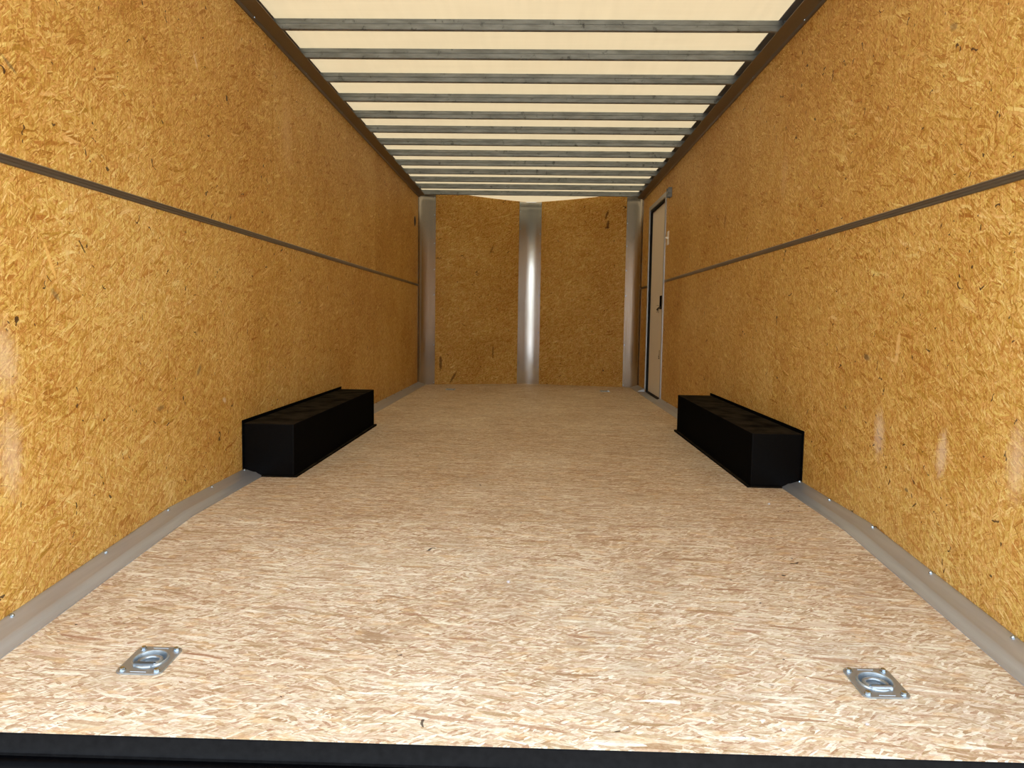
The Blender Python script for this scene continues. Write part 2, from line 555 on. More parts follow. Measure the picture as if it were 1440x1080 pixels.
def thing(name, label, cat, loc=(0, 0, 0), rot=(0, 0, 0), group=None):
    o = bpy.data.objects.new(name, None)
    o.empty_display_size = 0.1
    C.objects.link(o)
    o.location = loc
    o.rotation_euler = rot
    return tag(o, label, cat, group)


def box(bm, x0, x1, y0, y1, z0, z1):
    v = [bm.verts.new(c) for c in ((x0, y0, z0), (x1, y0, z0), (x1, y1, z0), (x0, y1, z0), (x0, y0, z1), (x1, y0, z1), (x1, y1, z1), (x0, y1, z1))]
    for f in ((0, 3, 2, 1), (4, 5, 6, 7), (0, 1, 5, 4), (1, 2, 6, 5), (2, 3, 7, 6), (3, 0, 4, 7)):
        bm.faces.new([v[i] for i in f])
    return v


def sweep(bm, prof, ys, zoff=lambda y: 0.0, sx=1):
    """closed profile of (x, z) swept along Y through the stations ys"""
    rings = []
    for y in ys:
        rings.append([bm.verts.new((sx*x, y, z+zoff(y))) for x, z in prof])
    n = len(prof)
    for a, b in zip(rings, rings[1:]):
        for i in range(n):
            j = (i+1) % n
            bm.faces.new((a[i], a[j], b[j], b[i]))
    bm.faces.new(rings[0])
    bm.faces.new(list(reversed(rings[-1])))


def cyl(bm, p0, p1, r0, r1=None, n=16, cap=True):
    r1 = r0 if r1 is None else r1
    p0, p1 = Vector(p0), Vector(p1)
    d = (p1-p0).normalized()
    a = d.orthogonal().normalized()
    b = d.cross(a)
    A = [bm.verts.new(p0 + (a*math.cos(t)+b*math.sin(t))*r0) for t in [2*PI*i/n for i in range(n)]]
    B = [bm.verts.new(p1 + (a*math.cos(t)+b*math.sin(t))*r1) for t in [2*PI*i/n for i in range(n)]]
    for i in range(n):
        j = (i+1) % n
        bm.faces.new((A[i], A[j], B[j], B[i]))
    if cap:
        bm.faces.new(list(reversed(A)))
        bm.faces.new(B)


def lathe(bm, prof, n=40, axis='Z', center=(0, 0, 0)):
    """open profile of (r, h) turned about an axis"""
    rings = []
    c = Vector(center)
    for r, h in prof:
        ring = []
        for i in range(n):
            t = 2*PI*i/n
            if axis == 'Z':
                q = Vector((r*math.cos(t), r*math.sin(t), h))
            else:
                q = Vector((h, r*math.cos(t), r*math.sin(t)))
            ring.append(bm.verts.new(c+q))
        rings.append(ring)
    for a, b in zip(rings, rings[1:]):
        for i in range(n):
            j = (i+1) % n
            bm.faces.new((a[i], a[j], b[j], b[i]))
    return rings


def tube(bm, pts, r, n=10, closed=False):
    pts = [Vector(p) for p in pts]
    N = len(pts)
    rings = []
    ref = Vector((0, 0, 1))
    for i, p_ in enumerate(pts):
        a = pts[(i-1) % N] if (closed or i > 0) else p_
        b = pts[(i+1) % N] if (closed or i < N-1) else p_
        d = (b-a).normalized()
        u = d.cross(ref)
        if u.length < 1e-4:
            u = d.orthogonal()
        u.normalize()
        v = u.cross(d)
        rings.append([bm.verts.new(p_ + (u*math.cos(2*PI*k/n)+v*math.sin(2*PI*k/n))*r) for k in range(n)])
    last = N if closed else N-1
    for i in range(last):
        a, b = rings[i], rings[(i+1) % N]
        for k in range(n):
            q = (k+1) % n
            bm.faces.new((a[k], a[q], b[q], b[k]))
    if not closed:
        bm.faces.new(list(reversed(rings[0])))
        bm.faces.new(rings[-1])


def poly_holes(bm, outer, holes, zf, depth):
    """flat board with holes, given plan outlines; zf(x, y) is the top"""
    loops = []
    edges = []
    for lp in [outer]+holes:
        vs = [bm.verts.new((x, y, zf(x, y))) for x, y in lp]
        for i in range(len(vs)):
            edges.append(bm.edges.new((vs[i], vs[(i+1) % len(vs)])))
        loops.append(vs)
    bmesh.ops.triangle_fill(bm, edges=edges, use_beauty=True, use_dissolve=False)
    for vs in loops:
        lo = [bm.verts.new((v.co.x, v.co.y, v.co.z-depth)) for v in vs]
        for i in range(len(vs)):
            j = (i+1) % len(vs)
            bm.faces.new((vs[i], vs[j], lo[j], lo[i]))


def circle(cx, cy, r, n=32):
    return [(cx+r*math.cos(2*PI*i/n), cy+r*math.sin(2*PI*i/n)) for i in range(n)]


# ------------------------------------------------------------------ setting: walls
GAP = 0.0012


def panel_cols(bm, sx, cols, rows):
    for a, b in cols:
        for c, d in rows:
            x0, x1 = sorted((sx*W, sx*(W+0.014)))
            box(bm, x0, x1, a+GAP, b-GAP, c+GAP, d-GAP)


bm = bmesh.new()
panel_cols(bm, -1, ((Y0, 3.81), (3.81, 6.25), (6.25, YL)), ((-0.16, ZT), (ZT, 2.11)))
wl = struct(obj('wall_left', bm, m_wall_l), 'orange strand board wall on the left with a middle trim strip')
bm = bmesh.new()
box(bm, -W-0.06, -W-0.0145, Y0, YL+0.05, -0.2, 2.14)
obj('outer_skin', bm, m_skin, wl)

bm = bmesh.new()
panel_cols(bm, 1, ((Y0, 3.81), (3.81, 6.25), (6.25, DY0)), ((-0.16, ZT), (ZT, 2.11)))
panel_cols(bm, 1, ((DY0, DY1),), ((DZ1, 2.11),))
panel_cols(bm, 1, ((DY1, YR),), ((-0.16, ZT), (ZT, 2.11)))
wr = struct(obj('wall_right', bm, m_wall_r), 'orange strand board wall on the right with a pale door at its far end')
bm = bmesh.new()
box(bm, W+0.0145, W+0.06, Y0, DY0, -0.2, 2.14)
box(bm, W+0.0145, W+0.06, DY0, DY1, DZ1, 2.14)
box(bm, W+0.0145, W+0.06, DY0, DY1, -0.2, -0.03)
box(bm, W+0.0145, W+0.06, DY1, YR+0.05, -0.2, 2.14)
obj('outer_skin', bm, m_skin, wr)

# the V nose
PL = [(-1.225, 8.605), (-1.045, 8.660), (-0.125, 8.955), (0.0, 8.985), (0.120, 8.967), (1.055, 8.722), (1.225, 8.67)]


def nose_y(x):
    for (a, ya), (b, yb) in zip(PL, PL[1:]):
        if a <= x <= b:
            return ya+(yb-ya)*(x-a)/(b-a)
    return PL[0][1] if x < 0 else PL[-1][1]


def nose_top(x):
    return min(ZR, 2.058+0.046*(abs(x)/0.8)**1.5)


bm = bmesh.new()
for a, b in ((-1.09, -0.06), (0.06, 1.09)):
    N = 16
    fr, bk = [], []
    for i in range(N+1):
        x = a+(b-a)*i/N
        # panels are flat: straight between their own two ends
        if a < 0:
            y = 8.660+(x+1.045)*(8.955-8.660)/0.92
        else:
            y = 8.967+(x-0.120)*(8.722-8.967)/0.935
        fr.append((x, y, nose_top(x)))
    lo_f = [bm.verts.new((x, y, -0.06)) for x, y, z in fr]
    hi_f = [bm.verts.new((x, y, z)) for x, y, z in fr]
    lo_b = [bm.verts.new((x, y+0.014, -0.06)) for x, y, z in fr]
    hi_b = [bm.verts.new((x, y+0.014, z)) for x, y, z in fr]
    for i in range(N):
        bm.faces.new((lo_f[i], lo_f[i+1], hi_f[i+1], hi_f[i]))
        bm.faces.new((lo_b[i+1], lo_b[i], hi_b[i], hi_b[i+1]))
        bm.faces.new((hi_f[i], hi_f[i+1], hi_b[i+1], hi_b[i]))
        bm.faces.new((lo_f[i+1], lo_f[i], lo_b[i], lo_b[i+1]))
    for i in (0, N):
        bm.faces.new((lo_f[i], hi_f[i], hi_b[i], lo_b[i]))
wf = struct(obj('wall_front', bm, m_wall_f), 'two strand board panels of the shallow V nose at the far end')
bm = bmesh.new()
outp = [(-W-0.05, 8.60), (-1.1, 8.72), (0, 9.06), (1.1, 8.78), (W+0.05, 8.64)]
for (xa, ya), (xb, yb) in zip(outp, outp[1:]):
    vs = [bm.verts.new(c) for c in ((xa, ya, -0.2), (xb, yb, -0.2), (xb, yb, 2.13), (xa, ya, 2.13))]
    bm.faces.new(vs)
bmesh.ops.remove_doubles(bm, verts=bm.verts, dist=1e-5)
obj('outer_skin', bm, m_skin, wf)

# rear frame around the opening (behind the picture's edge)
bm = bmesh.new()
box(bm, -W-0.06, W+0.06, Y0-0.10, Y0-0.002, 1.945, 2.15)
for s in (-1, 1):
    x0, x1 = sorted((s*(W-0.005), s*(W+0.06)))
    box(bm, x0, x1, Y0-0.10, Y0-0.002, -0.2, 1.945)
struct(obj('wall_rear', bm, m_alu), 'bare metal frame around the open rear end')

# ------------------------------------------------------------------ setting: floor
RING_NEAR = [(-0.805, 1.675), (0.820, 1.663)]
RING_FAR = [(-0.805, 8.02), (0.811, 8.12)]
HOLE = 0.0385
bm = bmesh.new()
zf = lambda x, y: fz(y)
xs = W+0.012
seams = [Y0, 2.66, 3.67, 4.89, 6.11, 7.33, None]
for a, b in zip(seams, seams[1:]):
    g = 0.001
    if b is None:
        # last sheets run to the nose
        o_ = [(-xs, a+g), (xs, a+g), (xs, 8.63), (1.05, 8.74), (0.11, 8.985), (0, 9.0), (-0.12, 8.975), (-1.04, 8.68), (-xs, 8.60)]
        poly_holes(bm, o_, [circle(x, y, HOLE) for x, y in RING_FAR], lambda x, y: fz(y), 0.018)
    else:
        a0 = a if a == Y0 else a+g
        o_ = [(-xs, a0), (xs, a0), (xs, b-g), (-xs, b-g)]
        holes = [circle(x, y, HOLE) for x, y in RING_NEAR] if a == Y0 else []
        if a == 2.66:
            # keep the 3.4 crown break as an edge of its own
            poly_holes(bm, [(-xs, a0), (xs, a0), (xs, 3.4), (-xs, 3.4)], [], zf, 0.018)
            poly_holes(bm, [(-xs, 3.4), (xs, 3.4), (xs, b-g), (-xs, b-g)], [], zf, 0.018)
        else:
            poly_holes(bm, o_, holes, zf, 0.018)
fl = struct(obj('floor', bm, m_floor), 'pale bare strand board floor sloping down at the rear')
bm = bmesh.new()
for ya, yb in ((Y0, HINGE), (HINGE, 3.4), (3.4, 9.05)):
    vs = [bm.verts.new(c) for c in ((-xs, ya, fz(ya)-0.035), (xs, ya, fz(ya)-0.035), (xs, yb, fz(yb)-0.035), (-xs, yb, fz(yb)-0.035))]
    bm.faces.new(vs)
obj('subframe', bm, m_under, fl)

# ------------------------------------------------------------------ setting: roof
bm = bmesh.new()
NX = 40
xsr = [-(W+0.05)+2*(W+0.05)*i/NX for i in range(NX+1)]
rows = []
for y in (Y0-0.05, 3.0, 5.0, 7.0, 8.60):
    rows.append([bm.verts.new((x, y, ZR)) for x in xsr])
for t in (0.25, 0.5, 0.75, 1.0):
    r = []
    for x in xsr:
        y1 = nose_y(max(-1.225, min(1.225, x)))+0.012
        z1 = nose_top(x)+0.001
        r.append(bm.verts.new((x, 8.60+(y1-8.60)*t, ZR+(z1-ZR)*t*t)))
    rows.append(r)
for a, b in zip(rows, rows[1:]):
    for i in range(NX):
        bm.faces.new((a[i], a[i+1], b[i+1], b[i]))
struct(obj('ceiling', bm, m_roof, smooth=True), 'cream translucent roof skin glowing with daylight above the bows')

bm = bmesh.new()
box(bm, -W-0.05, -1.196, Y0-0.02, 8.62, ZR-0.003, ZR-0.001)
struct(obj('trim_1', bm, m_edge), 'dark metal edge strip of the roof along the left wall')
bm = bmesh.new()
box(bm, 1.166, W+0.05, Y0-0.02, 8.66, ZR-0.003, ZR-0.001)
struct(obj('trim_2', bm, m_edge), 'dark metal edge strip of the roof along the right wall')

# ------------------------------------------------------------------ setting: trims along the walls


def arange(a, b, st):
    n = max(1, int(round((b-a)/st)))
    return [a+(b-a)*i/n for i in range(n+1)]


def screw_head(bm, p, axis, r=0.0055, h=0.004):
    p = Vector(p)
    a = Vector(axis).normalized()
    cyl(bm, p-a*0.002, p+a*h*0.45, r*1.35, r*1.25, 14)
    cyl(bm, p+a*h*0.45, p+a*h, r*0.95, r*0.7, 6)


COVE = [(W-0.001, -0.03), (W-0.001, 0.031), (W-0.005, 0.032), (W-0.012, 0.030), (W-0.026, 0.0255), (W-0.044, 0.0200), (W-0.050, 0.0195), (W-0.056, 0.0185),
        (W-0.068, 0.0105), (W-0.078, 0.0055), (W-0.0845, 0.0030), (W-0.0855, 0.0), (W-0.0855, -0.006), (W-0.06, -0.03)]


def cove(name, sx, spans, screws, label):
    bm = bmesh.new()
    for a, b in spans:
        ys = sorted(set(arange(a, b, 0.4)+[y for y in (HINGE-0.06, HINGE, HINGE+0.06) if a < y < b]))
        sweep(bm, COVE, ys, fz, sx)
    o = struct(obj(name, bm, m_alu, smooth=True), label)
    for y in screws:
        bm = bmesh.new()
        screw_head(bm, (0, 0, 0), (-sx*0.55, 0, 1), 0.0050, 0.004)
        s = obj('screw', bm, m_bolt, o)
        s.location = (sx*(W-0.011), y, fz(y)+0.031)
    return o


cove('baseboard_left', -1, ((Y0, 3.375), (5.11, YL)), [1.815, 2.235, 2.635, 3.005, 3.355, 5.45, 5.85, 6.25, 6.65, 7.05, 7.45, 7.85],
     'grey aluminium cove strip along the foot of the left wall')
cove('baseboard_right', 1, ((Y0, 3.355), (5.11, DY0-0.05), (DY1+0.05, YR)), [1.835, 2.225, 2.615, 3.0, 3.34, 5.45, 5.85, 6.25, 6.7],
     'grey aluminium cove strip along the foot of the right wall')

TOPC = [(W+0.0005, 2.034), (W-0.005, 2.034), (W-0.008, 2.037), (W-0.010, 2.047), (W-0.020, 2.0505), (W-0.040, 2.0565), (W-0.060, 2.0615), (W-0.068, 2.0632),
        (W-0.068, 2.0648), (W-0.040, 2.0648), (W+0.0005, 2.060)]


def toprail(name, sx, yend, label):
    bm = bmesh.new()
    sweep(bm, TOPC, [Y0, yend], sx=sx)
    o = struct(obj(name, bm, m_alu_trim, smooth=True), label)
    for y in arange(3.55, yend-0.25, 0.8128):
        bm = bmesh.new()
        screw_head(bm, (0, 0, 0), (-sx, 0, -0.4), 0.0045, 0.003)
        s = obj('screw', bm, m_bolt, o)
        s.location = (sx*(W-0.009), y, 2.046)
    return o


toprail('trim_3', -1, YL, 'brown-looking metal cove rail where the left wall meets the roof')
toprail('trim_4', 1, YR, 'brown-looking metal cove rail where the right wall meets the roof')

MID = [(W+0.0005, ZT-0.0115), (W-0.0030, ZT-0.0115), (W-0.0045, ZT-0.0090), (W-0.0042, ZT-0.0030), (W-0.0058, ZT-0.0020), (W-0.0058, ZT+0.0020), (W-0.0042, ZT+0.0030),
       (W-0.0045, ZT+0.0090), (W-0.0030, ZT+0.0115), (W+0.0005, ZT+0.0115)]


def midtrim(name, sx, spans, label):
    bm = bmesh.new()
    for a, b in spans:
        sweep(bm, MID, [a, b], sx=sx)
    return struct(obj(name, bm, m_alu_trim), label)


midtrim('trim_5', -1, ((Y0, YL),), 'thin metal strip across the middle of the left wall')
midtrim('trim_6', 1, ((Y0, DY0-0.05), (DY1+0.05, YR)), 'thin metal strip across the middle of the right wall')

# ------------------------------------------------------------------ roof bows
ORD = ['first', 'second', 'third', 'fourth', 'fifth', 'sixth', 'seventh', 'eighth', 'ninth', 'tenth', 'eleventh', 'twelfth', 'thirteenth']
m_bows = None
BOW0, BOWP = 3.742, 0.4006


def bow_mesh():
    bm = bmesh.new()
    h0, h1 = ZB, ZR-0.004
    prof = [(0.0, h1), (0.0, h0+0.003), (0.003, h0), (0.022, h0), (0.025, h0+0.003), (0.025, h1)]
    # a shallow pressed line along the rear face
    prof = [(0.0, h1), (0.0, h0+0.0285), (0.0016, h0+0.027), (0.0, h0+0.0255), (0.0, h0+0.003), (0.003, h0), (0.022, h0), (0.025, h0+0.003), (0.025, h1)]
    X = 1.205
    A = [bm.verts.new((-X, y, z)) for y, z in prof]
    B = [bm.verts.new((X, y, z)) for y, z in prof]
    n = len(prof)
    for i in range(n):
        j = (i+1) % n
        bm.faces.new((A[i], A[j], B[j], B[i]))
    bm.faces.new(A)
    bm.faces.new(list(reversed(B)))
    return bm


def bow_material(k):
    return m_galv


first_bow = None
for k in range(13):
    y = BOW0+BOWP*k
    if first_bow is None:
        b = obj('roof_bow', bow_mesh(), m_galv)
        first_bow = b
    else:
        b = first_bow.copy()
        C.objects.link(b)
    b.location = (0, y, 0)
    pos = 'nearest the rear opening' if k == 0 else ('against the nose wall, farthest from the rear' if k == 12 else 'counted from the rear')
    tag(b, f'{ORD[k]} grey galvanised roof bow {pos}', 'roof bow', 'galvanised bows across the roof')
# per-object streaks: shift the pattern with the object's random number
mt = m_galv.node_tree
nbg = NB(mt)
info = nbg.n('ShaderNodeObjectInfo')
tcg = [n for n in mt.nodes if n.type == 'TEX_COORD'][0]
shift = nbg.vmath('ADD', tcg.outputs['Object'], nbg.math('MULTIPLY', info.outputs['Random'], 40.0))
for l in list(mt.links):
    if l.from_node == tcg and l.to_node != shift.node:
        to = l.to_socket
        mt.links.remove(l)
        mt.links.new(shift, to)

# ------------------------------------------------------------------ nose flashings


def flashing(name, label, plan, z0, ztop, rivets, mat=None):
    bm = bmesh.new()
    th = 0.0016
    # offset plan a little behind for thickness
    pts = [Vector((x, y, 0)) for x, y in plan]
    nr = []
    for i in range(len(pts)):
        a = pts[max(0, i-1)]
        b = pts[min(len(pts)-1, i+1)]
        d = (b-a).normalized()
        nr.append(Vector((-d.y, d.x, 0)))
    fl_, fh, bl, bh = [], [], [], []
    for p_, n_ in zip(pts, nr):
        zt = ztop(p_.x)
        q = p_+n_*th
        fl_.append(bm.verts.new((p_.x, p_.y, z0)))
        fh.append(bm.verts.new((p_.x, p_.y, zt)))
        bl.append(bm.verts.new((q.x, q.y, z0)))
        bh.append(bm.verts.new((q.x, q.y, zt)))
    for i in range(len(pts)-1):
        bm.faces.new((fl_[i], fl_[i+1], fh[i+1], fh[i]))
        bm.faces.new((bl[i+1], bl[i], bh[i], bh[i+1]))
        bm.faces.new((fh[i], fh[i+1], bh[i+1], bh[i]))
        bm.faces.new((fl_[i+1], fl_[i], bl[i], bl[i+1]))
    for i in (0, len(pts)-1):
        bm.faces.new((fl_[i], fh[i], bh[i], bl[i]))
    root = thing(name, label, 'metal flashing', (0, 0, 0))
    obj('sheet', bm, mat or m_flash, root, smooth=True)
    for (x, y, z, nx, ny) in rivets:
        bm = bmesh.new()
        screw_head(bm, (0, 0, 0), (nx, ny, 0), 0.0060, 0.004)
        r = obj('rivet', bm, m_bolt, root)
        r.location = (x, y, z)
    return root


def bez(p0, p1, p2, n):
    return [((1-t)**2*p0[0]+2*(1-t)*t*p1[0]+t*t*p2[0], (1-t)**2*p0[1]+2*(1-t)*t*p1[1]+t*t*p2[1]) for t in [i/n for i in range(n+1)]]


OFF = 0.004
# centre: two wings and a rounded middle
sl = (8.955-8.660)/0.92
sr = (8.722-8.967)/0.935
lw = lambda x: 8.660+(x+1.045)*sl-OFF
rw = lambda x: 8.967+(x-0.120)*sr-OFF
xc = 0.0
plan = [(-0.132, lw(-0.132)), (-0.09, lw(-0.09))]
plan += bez((-0.062, lw(-0.062)), (-0.002, lw(-0.002)-0.001), (0.060, rw(0.060)), 14)
plan += [(0.085, rw(0.085)), (0.122, rw(0.122))]
ctop = lambda x: nose_top(x)-0.002
rv = []
for z in (1.95, 1.75, 1.53, 1.05, 0.62, 0.22):
    rv.append((-0.118, lw(-0.118)-0.001, z, sl, -1))
    rv.append((0.109, rw(0.109)-0.001, z-0.05, sr, -1))
rv += [(-0.118, lw(-0.118)-0.001, 2.035, sl, -1), (0.109, rw(0.109)-0.001, 2.035, sr, -1)]
flashing('nose_flashing', 'bright metal strip with a white vertical glint covering the middle of the nose', plan, fz(8.9)+0.001, ctop, rv)
# left corner
plan = [(-W+0.002, YL-0.055), (-W+0.003, YL-0.03)]
plan += bez((-W+0.003, YL-0.015), (-W+0.004, lw(-1.222)), (-1.128, lw(-1.128)), 16)
plan += [(-1.09, lw(-1.09)), (-1.052, lw(-1.052))]
rv = [(-1.063, lw(-1.063)-0.001, z, sl, -1) for z in (2.05, 1.86, 1.55, 1.26, 0.98, 0.42, 0.0)]
flashing('corner_flashing', 'grey metal corner strip between the left wall and the nose', plan, fz(8.6)+0.001, lambda x: ZR-0.004, rv, m_corner)
# right corner
plan = [(1.063, rw(1.063)), (1.10, rw(1.10))]
plan += bez((1.138, rw(1.138)), (W-0.004, rw(1.222)), (W-0.003, YR-0.02), 16)
plan += [(W-0.003, YR-0.035), (W-0.002, YR-0.055)]
rv = [(1.074, rw(1.074)-0.001, z, sr, -1) for z in (1.80, 1.55, 1.28, 1.0, 0.45, 0.0)]
flashing('corner_flashing', 'grey metal corner strip between the nose and the right wall, beside the door', plan, fz(8.6)+0.001, lambda x: ZR-0.004, rv, m_corner)

# ------------------------------------------------------------------ side door
bm = bmesh.new()
box(bm, W+0.024, W+0.058, DY0+0.018, DY1-0.018, -0.004, DZ1-0.020)
door = struct(obj('door_1', bm, m_door, bevel=0.003), 'pale side door set into the far end of the right wall')
bm = bmesh.new()
FT = 0.038
for (ya, yb, za, zb) in ((DY0-FT, DY0+0.004, 0.012, DZ1+FT), (DY1-0.004, DY1+FT, 0.012, DZ1+FT), (DY0+0.004, DY1-0.004, DZ1-0.004, DZ1+FT)):
    box(bm, W-0.010, W+0.004, ya, yb, za, zb)
obj('frame', bm, m_alu, door, bevel=0.002)
bm = bmesh.new()
for (ya, yb, za, zb) in ((DY0+0.0035, DY0+0.017, -0.03, DZ1-0.003), (DY1-0.017, DY1-0.0035, -0.03, DZ1-0.003), (DY0+0.017, DY1-0.017, DZ1-0.018, DZ1-0.0035), (DY0+0.017, DY1-0.017, -0.03, -0.005)):
    box(bm, W+0.001, W+0.060, ya, yb, za, zb)
obj('gasket', bm, m_rubber, door)
bm = bmesh.new()
box(bm, W-0.085, W+0.034, DY0-0.05, DY1+0.05, fz(7.6)-0.02, fz(7.6)+0.0035)
obj('threshold', bm, m_alu, door, bevel=0.001)
# latch
bm = bmesh.new()
box(bm, W+0.015, W+0.0245, 7.285, 7.425, 0.835, 0.962)
la = obj('latch', bm, m_black, door, bevel=0.004)
bm = bmesh.new()
tube(bm, [(W+0.017, 7.335, 0.853), (W-0.004, 7.36, 0.843), (W-0.006, 7.42, 0.830)], 0.008)
obj('lever', bm, m_blkplastic, la, smooth=True)
bm = bmesh.new()
tube(bm, [(W+0.012, 7.36, 0.850), (W+0.006, 7.44, 0.872), (W+0.006, 7.52, 0.872)], 0.0016)
tube(bm, [(W, 7.41, 0.832), (W+0.004, 7.47, 0.812), (W+0.004, 7.52, 0.806)], 0.0020)
tube(bm, [(W+0.002, 7.40, 0.835), (W+0.002, 7.395, 0.800)], 0.0022)
obj('wire', bm, m_blkplastic, la, smooth=True)
bm = bmesh.new()
for (y, z, a, b) in ((7.400, 0.425, 0.010, 0.022), (7.406, 0.392, 0.010, 0.016), (7.415, 0.368, 0.030, 0.006), (7.43, 0.385, 0.020, 0.005)):
    box(bm, W+0.0232, W+0.0241, y-a, y+a, z-b, z+b)
obj('smudge', bm, m_mark, door)

# ------------------------------------------------------------------ small fittings on the walls
sw = thing('light_switch', 'white light switch on the right wall beside the door', 'light switch', (W, 6.955, 1.455))
bm = bmesh.new()
box(bm, -0.006, 0.001, -0.038, 0.038, -0.060, 0.060)
obj('cover_plate', bm, m_white, sw, bevel=0.0025)
bm = bmesh.new()
for q in ((-0.006, -0.006), (-0.028, 0.004)):
    pass
vs = [bm.verts.new(c) for c in ((-0.006, -0.006, -0.012), (-0.006, 0.006, -0.012), (-0.006, 0.006, 0.012), (-0.006, -0.006, 0.012),
                                (-0.026, -0.004, 0.000), (-0.026, 0.004, 0.000), (-0.026, 0.004, 0.010), (-0.026, -0.004, 0.010))]
for f in ((0, 3, 2, 1), (4, 5, 6, 7), (0, 1, 5, 4), (1, 2, 6, 5), (2, 3, 7, 6), (3, 0, 4, 7)):
    bm.faces.new([vs[i] for i in f])
obj('toggle', bm, m_white, sw, bevel=0.001)

br = thing('metal_bracket', 'small grey metal bracket on the right wall above the door corner', 'bracket', (W, 6.885, 1.838))
bm = bmesh.new()
box(bm, -0.004, 0.001, -0.052, 0.052, -0.042, 0.042)
obj('back_plate', bm, m_galv, br, bevel=0.001)
bm = bmesh.new()
box(bm, -0.034, -0.0035, -0.050, -0.044, -0.040, 0.040)
box(bm, -0.034, -0.0035, 0.030, 0.036, -0.040, 0.040)
box(bm, -0.034, -0.029, -0.044, 0.030, -0.012, 0.012)
obj('clip', bm, m_galv, br, bevel=0.001)
for z in (-0.028, 0.028):
    bm = bmesh.new()
    screw_head(bm, (0, 0, 0), (-1, 0, 0), 0.005, 0.003)
    s_ = obj('screw', bm, m_bolt, br)
    s_.location = (-0.004, -0.005, z)

hv = thing('vent_hole', 'small round black hole high on the left wall near the nose', 'vent', (-W, 8.30, 1.745))
bm = bmesh.new()
lathe(bm, [(0.056, -0.001), (0.056, 0.002), (0.052, 0.003), (0.048, 0.002), (0.048, -0.010)], 32, 'X')
obj('rim', bm, m_alu_trim, hv, smooth=True)
bm = bmesh.new()
lathe(bm, [(0.0482, 0.0005), (0.03, 0.0008), (0.001, 0.001)], 32, 'X')
obj('dark_disc', bm, m_rubber, hv)  # black disc painted in for the darkness inside the hole

# ------------------------------------------------------------------ wheel boxes


def wheel_box(label, sx, xin, y0, y1, zt):
    root = thing('wheel_box', label, 'wheel box', (sx*W, (y0+y1)/2, fz(4.2)))
    cx, cy, cz = sx*W, (y0+y1)/2, fz(4.2)
    r = lambda x: x-cx

    def B(bm, xa, xb, ya, yb, za, zb):
        xa, xb = sorted((xa, xb))
        box(bm, xa-cx, xb-cx, ya-cy, yb-cy, za-cz, zb-cz)
    bm = bmesh.new()
    B(bm, sx*(W-0.0005), sx*xin, y0, y1, -0.0065, zt)
    obj('shell', bm, m_black, root, bevel=0.003)
    # seam lips where the sheets are folded over
    bm = bmesh.new()
    B(bm, sx*(W-0.0006), sx*(W-0.0045), y0-0.016, y1+0.016, 0.030, zt+0.016)
    obj('wall_flange', bm, m_black, root, bevel=0.001)
    bm = bmesh.new()
    B(bm, sx*(xin-0.016), sx*(xin+0.002), y0-0.014, y1+0.014, -0.0085, 0.0035)
    B(bm, sx*(W-0.082), sx*(xin+0.002), y0-0.014, y0+0.002, -0.004, 0.0045)
    obj('floor_flange', bm, m_black, root, bevel=0.001)
    bm = bmesh.new()
    B(bm, sx*(xin+0.004), sx*(W-0.006), y0-0.0016, y0+0.001, 0.010, zt-0.004)
    obj('end_plate', bm, m_black, root, bevel=0.001)
    for (y, z) in ((y0-0.008, zt-0.05), (y0-0.008, 0.09), (y0+0.5, zt+0.009), (y0+1.2, zt+0.009)):
        bm = bmesh.new()
        screw_head(bm, (0, 0, 0), (-sx, 0, 0), 0.004, 0.003)
        s_ = obj('screw', bm, m_black, root)
        s_.location = (sx*(W-0.0045)-cx, y-cy, z-cz)
    return root


wheel_box('long black steel wheel box on the floor against the left wall', -1, 1.003, 3.37, 5.10, 0.236)
wheel_box('long black steel wheel box on the floor against the right wall', 1, 1.012, 3.355, 5.10, 0.236)

# ------------------------------------------------------------------ recessed tie-down rings


def rrect(hx, hy, r, n=7):
    pts = []
    for cx, cy, a0 in ((hx-r, hy-r, 0), (-hx+r, hy-r, PI/2), (-hx+r, -hy+r, PI), (hx-r, -hy+r, 3*PI/2)):
        for i in range(n+1):
            t = a0+PI/2*i/n
            pts.append((cx+r*math.cos(t), cy+r*math.sin(t)))
    return pts


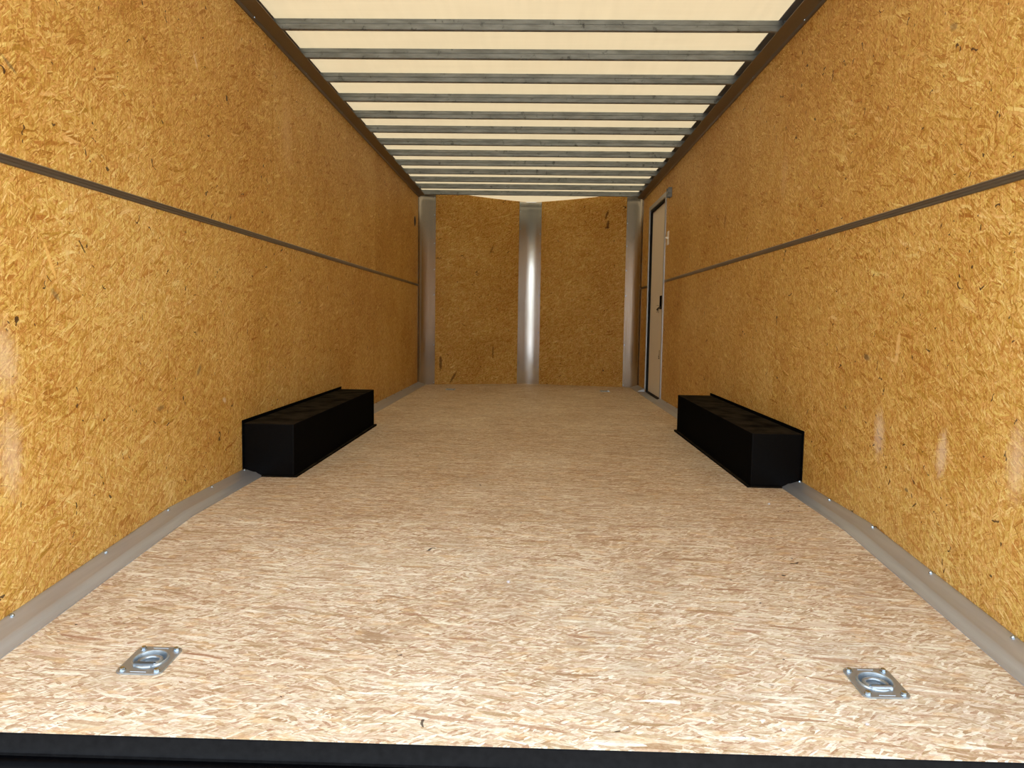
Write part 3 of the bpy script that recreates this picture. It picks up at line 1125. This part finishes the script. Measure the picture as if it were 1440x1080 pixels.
def tie_down(label, loc, rot):
    root = thing('tie_down_ring', label, 'tie-down ring', loc, rot, 'recessed rings in the floor')
    bm = bmesh.new()
    poly_holes(bm, rrect(0.0515, 0.060, 0.015), [circle(0, 0.003, 0.0372, 40)], lambda x, y: 0.0034, 0.0032)
    # pressed beads near the edges
    for (xa, xb, y) in ((-0.018, 0.018, -0.052), (-0.018, 0.018, 0.053)):
        tube(bm, [(xa, y, 0.0030), (xb, y, 0.0030)], 0.0016, 8)
    obj('plate', bm, m_zinc, root, bevel=0.0008)
    bm = bmesh.new()
    lathe(bm, [(0.0400, 0.0030), (0.0390, 0.0062), (0.0372, 0.0072), (0.0352, 0.0062), (0.0340, 0.002), (0.0325, -0.010), (0.0290, -0.0150), (0.020, -0.0172), (0.002, -0.0175)], 48, center=(0, 0.003, 0))
    obj('dish', bm, m_zinc, root, smooth=True)
    # the ring lies in the dish, hinged under the strap at the rear side
    bm = bmesh.new()
    pts = []
    for i in range(36):
        t = 2*PI*i/36
        x, y = 0.0235*math.cos(t), 0.0235*math.sin(t)
        y = max(y, -0.0200)
        pts.append((x, y+0.0015, 0.001-(y+0.02)*0.10))
    tube(bm, pts, 0.0052, 12, closed=True)
    obj('ring', bm, m_zinc, root, smooth=True)
    bm = bmesh.new()
    N = 8
    prev = None
    for i in range(N+1):
        t = PI*i/N
        y, z = -0.0245-0.0085*math.cos(t), 0.0030+0.0085*math.sin(t)
        cur = [bm.verts.new((x, y, z)) for x in (-0.022, 0.022)]
        if prev:
            bm.faces.new((prev[0], prev[1], cur[1], cur[0]))
        prev = cur
    bmesh.ops.solidify(bm, geom=bm.faces[:], thickness=0.002)
    obj('strap', bm, m_zinc, root, smooth=True)
    for x, y in ((-0.0385, -0.0465), (0.0385, -0.0465), (-0.0385, 0.0475), (0.0385, 0.0475)):
        bm = bmesh.new()
        cyl(bm, (0, 0, 0), (0, 0, 0.0016), 0.0078, 0.0074, 18)
        cyl(bm, (0, 0, 0.0016), (0, 0, 0.0062), 0.0060, 0.0056, 6)
        b_ = obj('bolt', bm, m_bolt, root)
        b_.location = (x, y, 0.0032)
        b_.rotation_euler = (0, 0, random.uniform(0, 1))
    return root


def dup(root, loc, rot, label):
    r = root.copy()
    C.objects.link(r)
    r.location = loc
    r.rotation_euler = rot
    r['label'] = label
    for ch in list(root.children):
        c_ = ch.copy()
        C.objects.link(c_)
        c_.parent = r
    return r


TILT = math.atan(0.0748)
x, y = RING_NEAR[0]
td = tie_down('square zinc recessed ring plate in the floor near the left rear corner', (x, y, fz(y)), (TILT, 0, -0.01))
x, y = RING_NEAR[1]
dup(td, (x, y, fz(y)), (TILT, 0, 0.03), 'square zinc recessed ring plate in the floor near the right rear corner')
x, y = RING_FAR[0]
dup(td, (x, y, fz(y)), (-0.0048, 0, 0), 'far recessed ring plate in the floor below the left nose panel')
x, y = RING_FAR[1]
dup(td, (x, y, fz(y)), (-0.0048, 0, 0), 'far recessed ring plate in the floor below the right nose panel')

# ------------------------------------------------------------------ rear sill
bm = bmesh.new()
bm.free()
sill = thing('rear_sill', 'black steel sill along the rear edge of the floor', 'sill', (0, Y0, -0.15))


def rail_x(name, prof, mat, parent):
    bm = bmesh.new()
    A = [bm.verts.new((-W-0.05, y, z)) for y, z in prof]
    B = [bm.verts.new((W+0.05, y, z)) for y, z in prof]
    for i in range(len(prof)):
        j = (i+1) % len(prof)
        bm.faces.new((A[i], A[j], B[j], B[i]))
    bm.faces.new(A)
    bm.faces.new(list(reversed(B)))
    return obj(name, bm, mat, parent, smooth=True)


rail_x('face', [(-0.001, 0.0545), (-0.004, 0.0525), (-0.007, 0.024), (-0.010, 0.0195), (-0.014, 0.0185), (-0.014, -0.07), (-0.001, -0.07)], m_sill, sill)
rail_x('seal', [(-0.0145, 0.0165), (-0.022, 0.0165), (-0.030, 0.0140), (-0.036, 0.0080), (-0.038, 0.0), (-0.038, -0.07), (-0.0145, -0.07)], m_seal, sill)

# ------------------------------------------------------------------ grit on the floor
for (x, y, r, lab) in ((0.492, 1.445, 0.0042, 'pale grit pebble lying closest to the black sill'),
                       (0.560, 1.478, 0.0046, 'pale grit pebble just up from the sill, middle of the three loose ones'),
                       (0.735, 1.505, 0.0036, 'pale grit pebble below the right ring plate, rightmost of the loose ones'),
                       (-0.006, 2.155, 0.0050, 'tiny pale chip alone in the middle of the sloping floor'),
                       (0.995, 3.03, 0.0050, 'tiny pale chip on the floor in front of the right wheel box')):
    bm = bmesh.new()
    bmesh.ops.create_icosphere(bm, subdivisions=2, radius=r)
    for v in bm.verts:
        v.co *= random.uniform(0.85, 1.12)
        v.co.z *= 0.7
    pb = obj('pebble', bm, m_pebble, smooth=True)
    pb.location = (x, y, fz(y)+r*0.62)
    tag(pb, lab, 'pebble')

# ------------------------------------------------------------------ yard
bm = bmesh.new()
vs = [bm.verts.new(c) for c in ((-60, -60, -0.66), (60, -60, -0.66), (60, 60, -0.66), (-60, 60, -0.66))]
bm.faces.new(vs)
struct(obj('ground', bm, m_ground), 'grey gravel yard outside the open rear end')
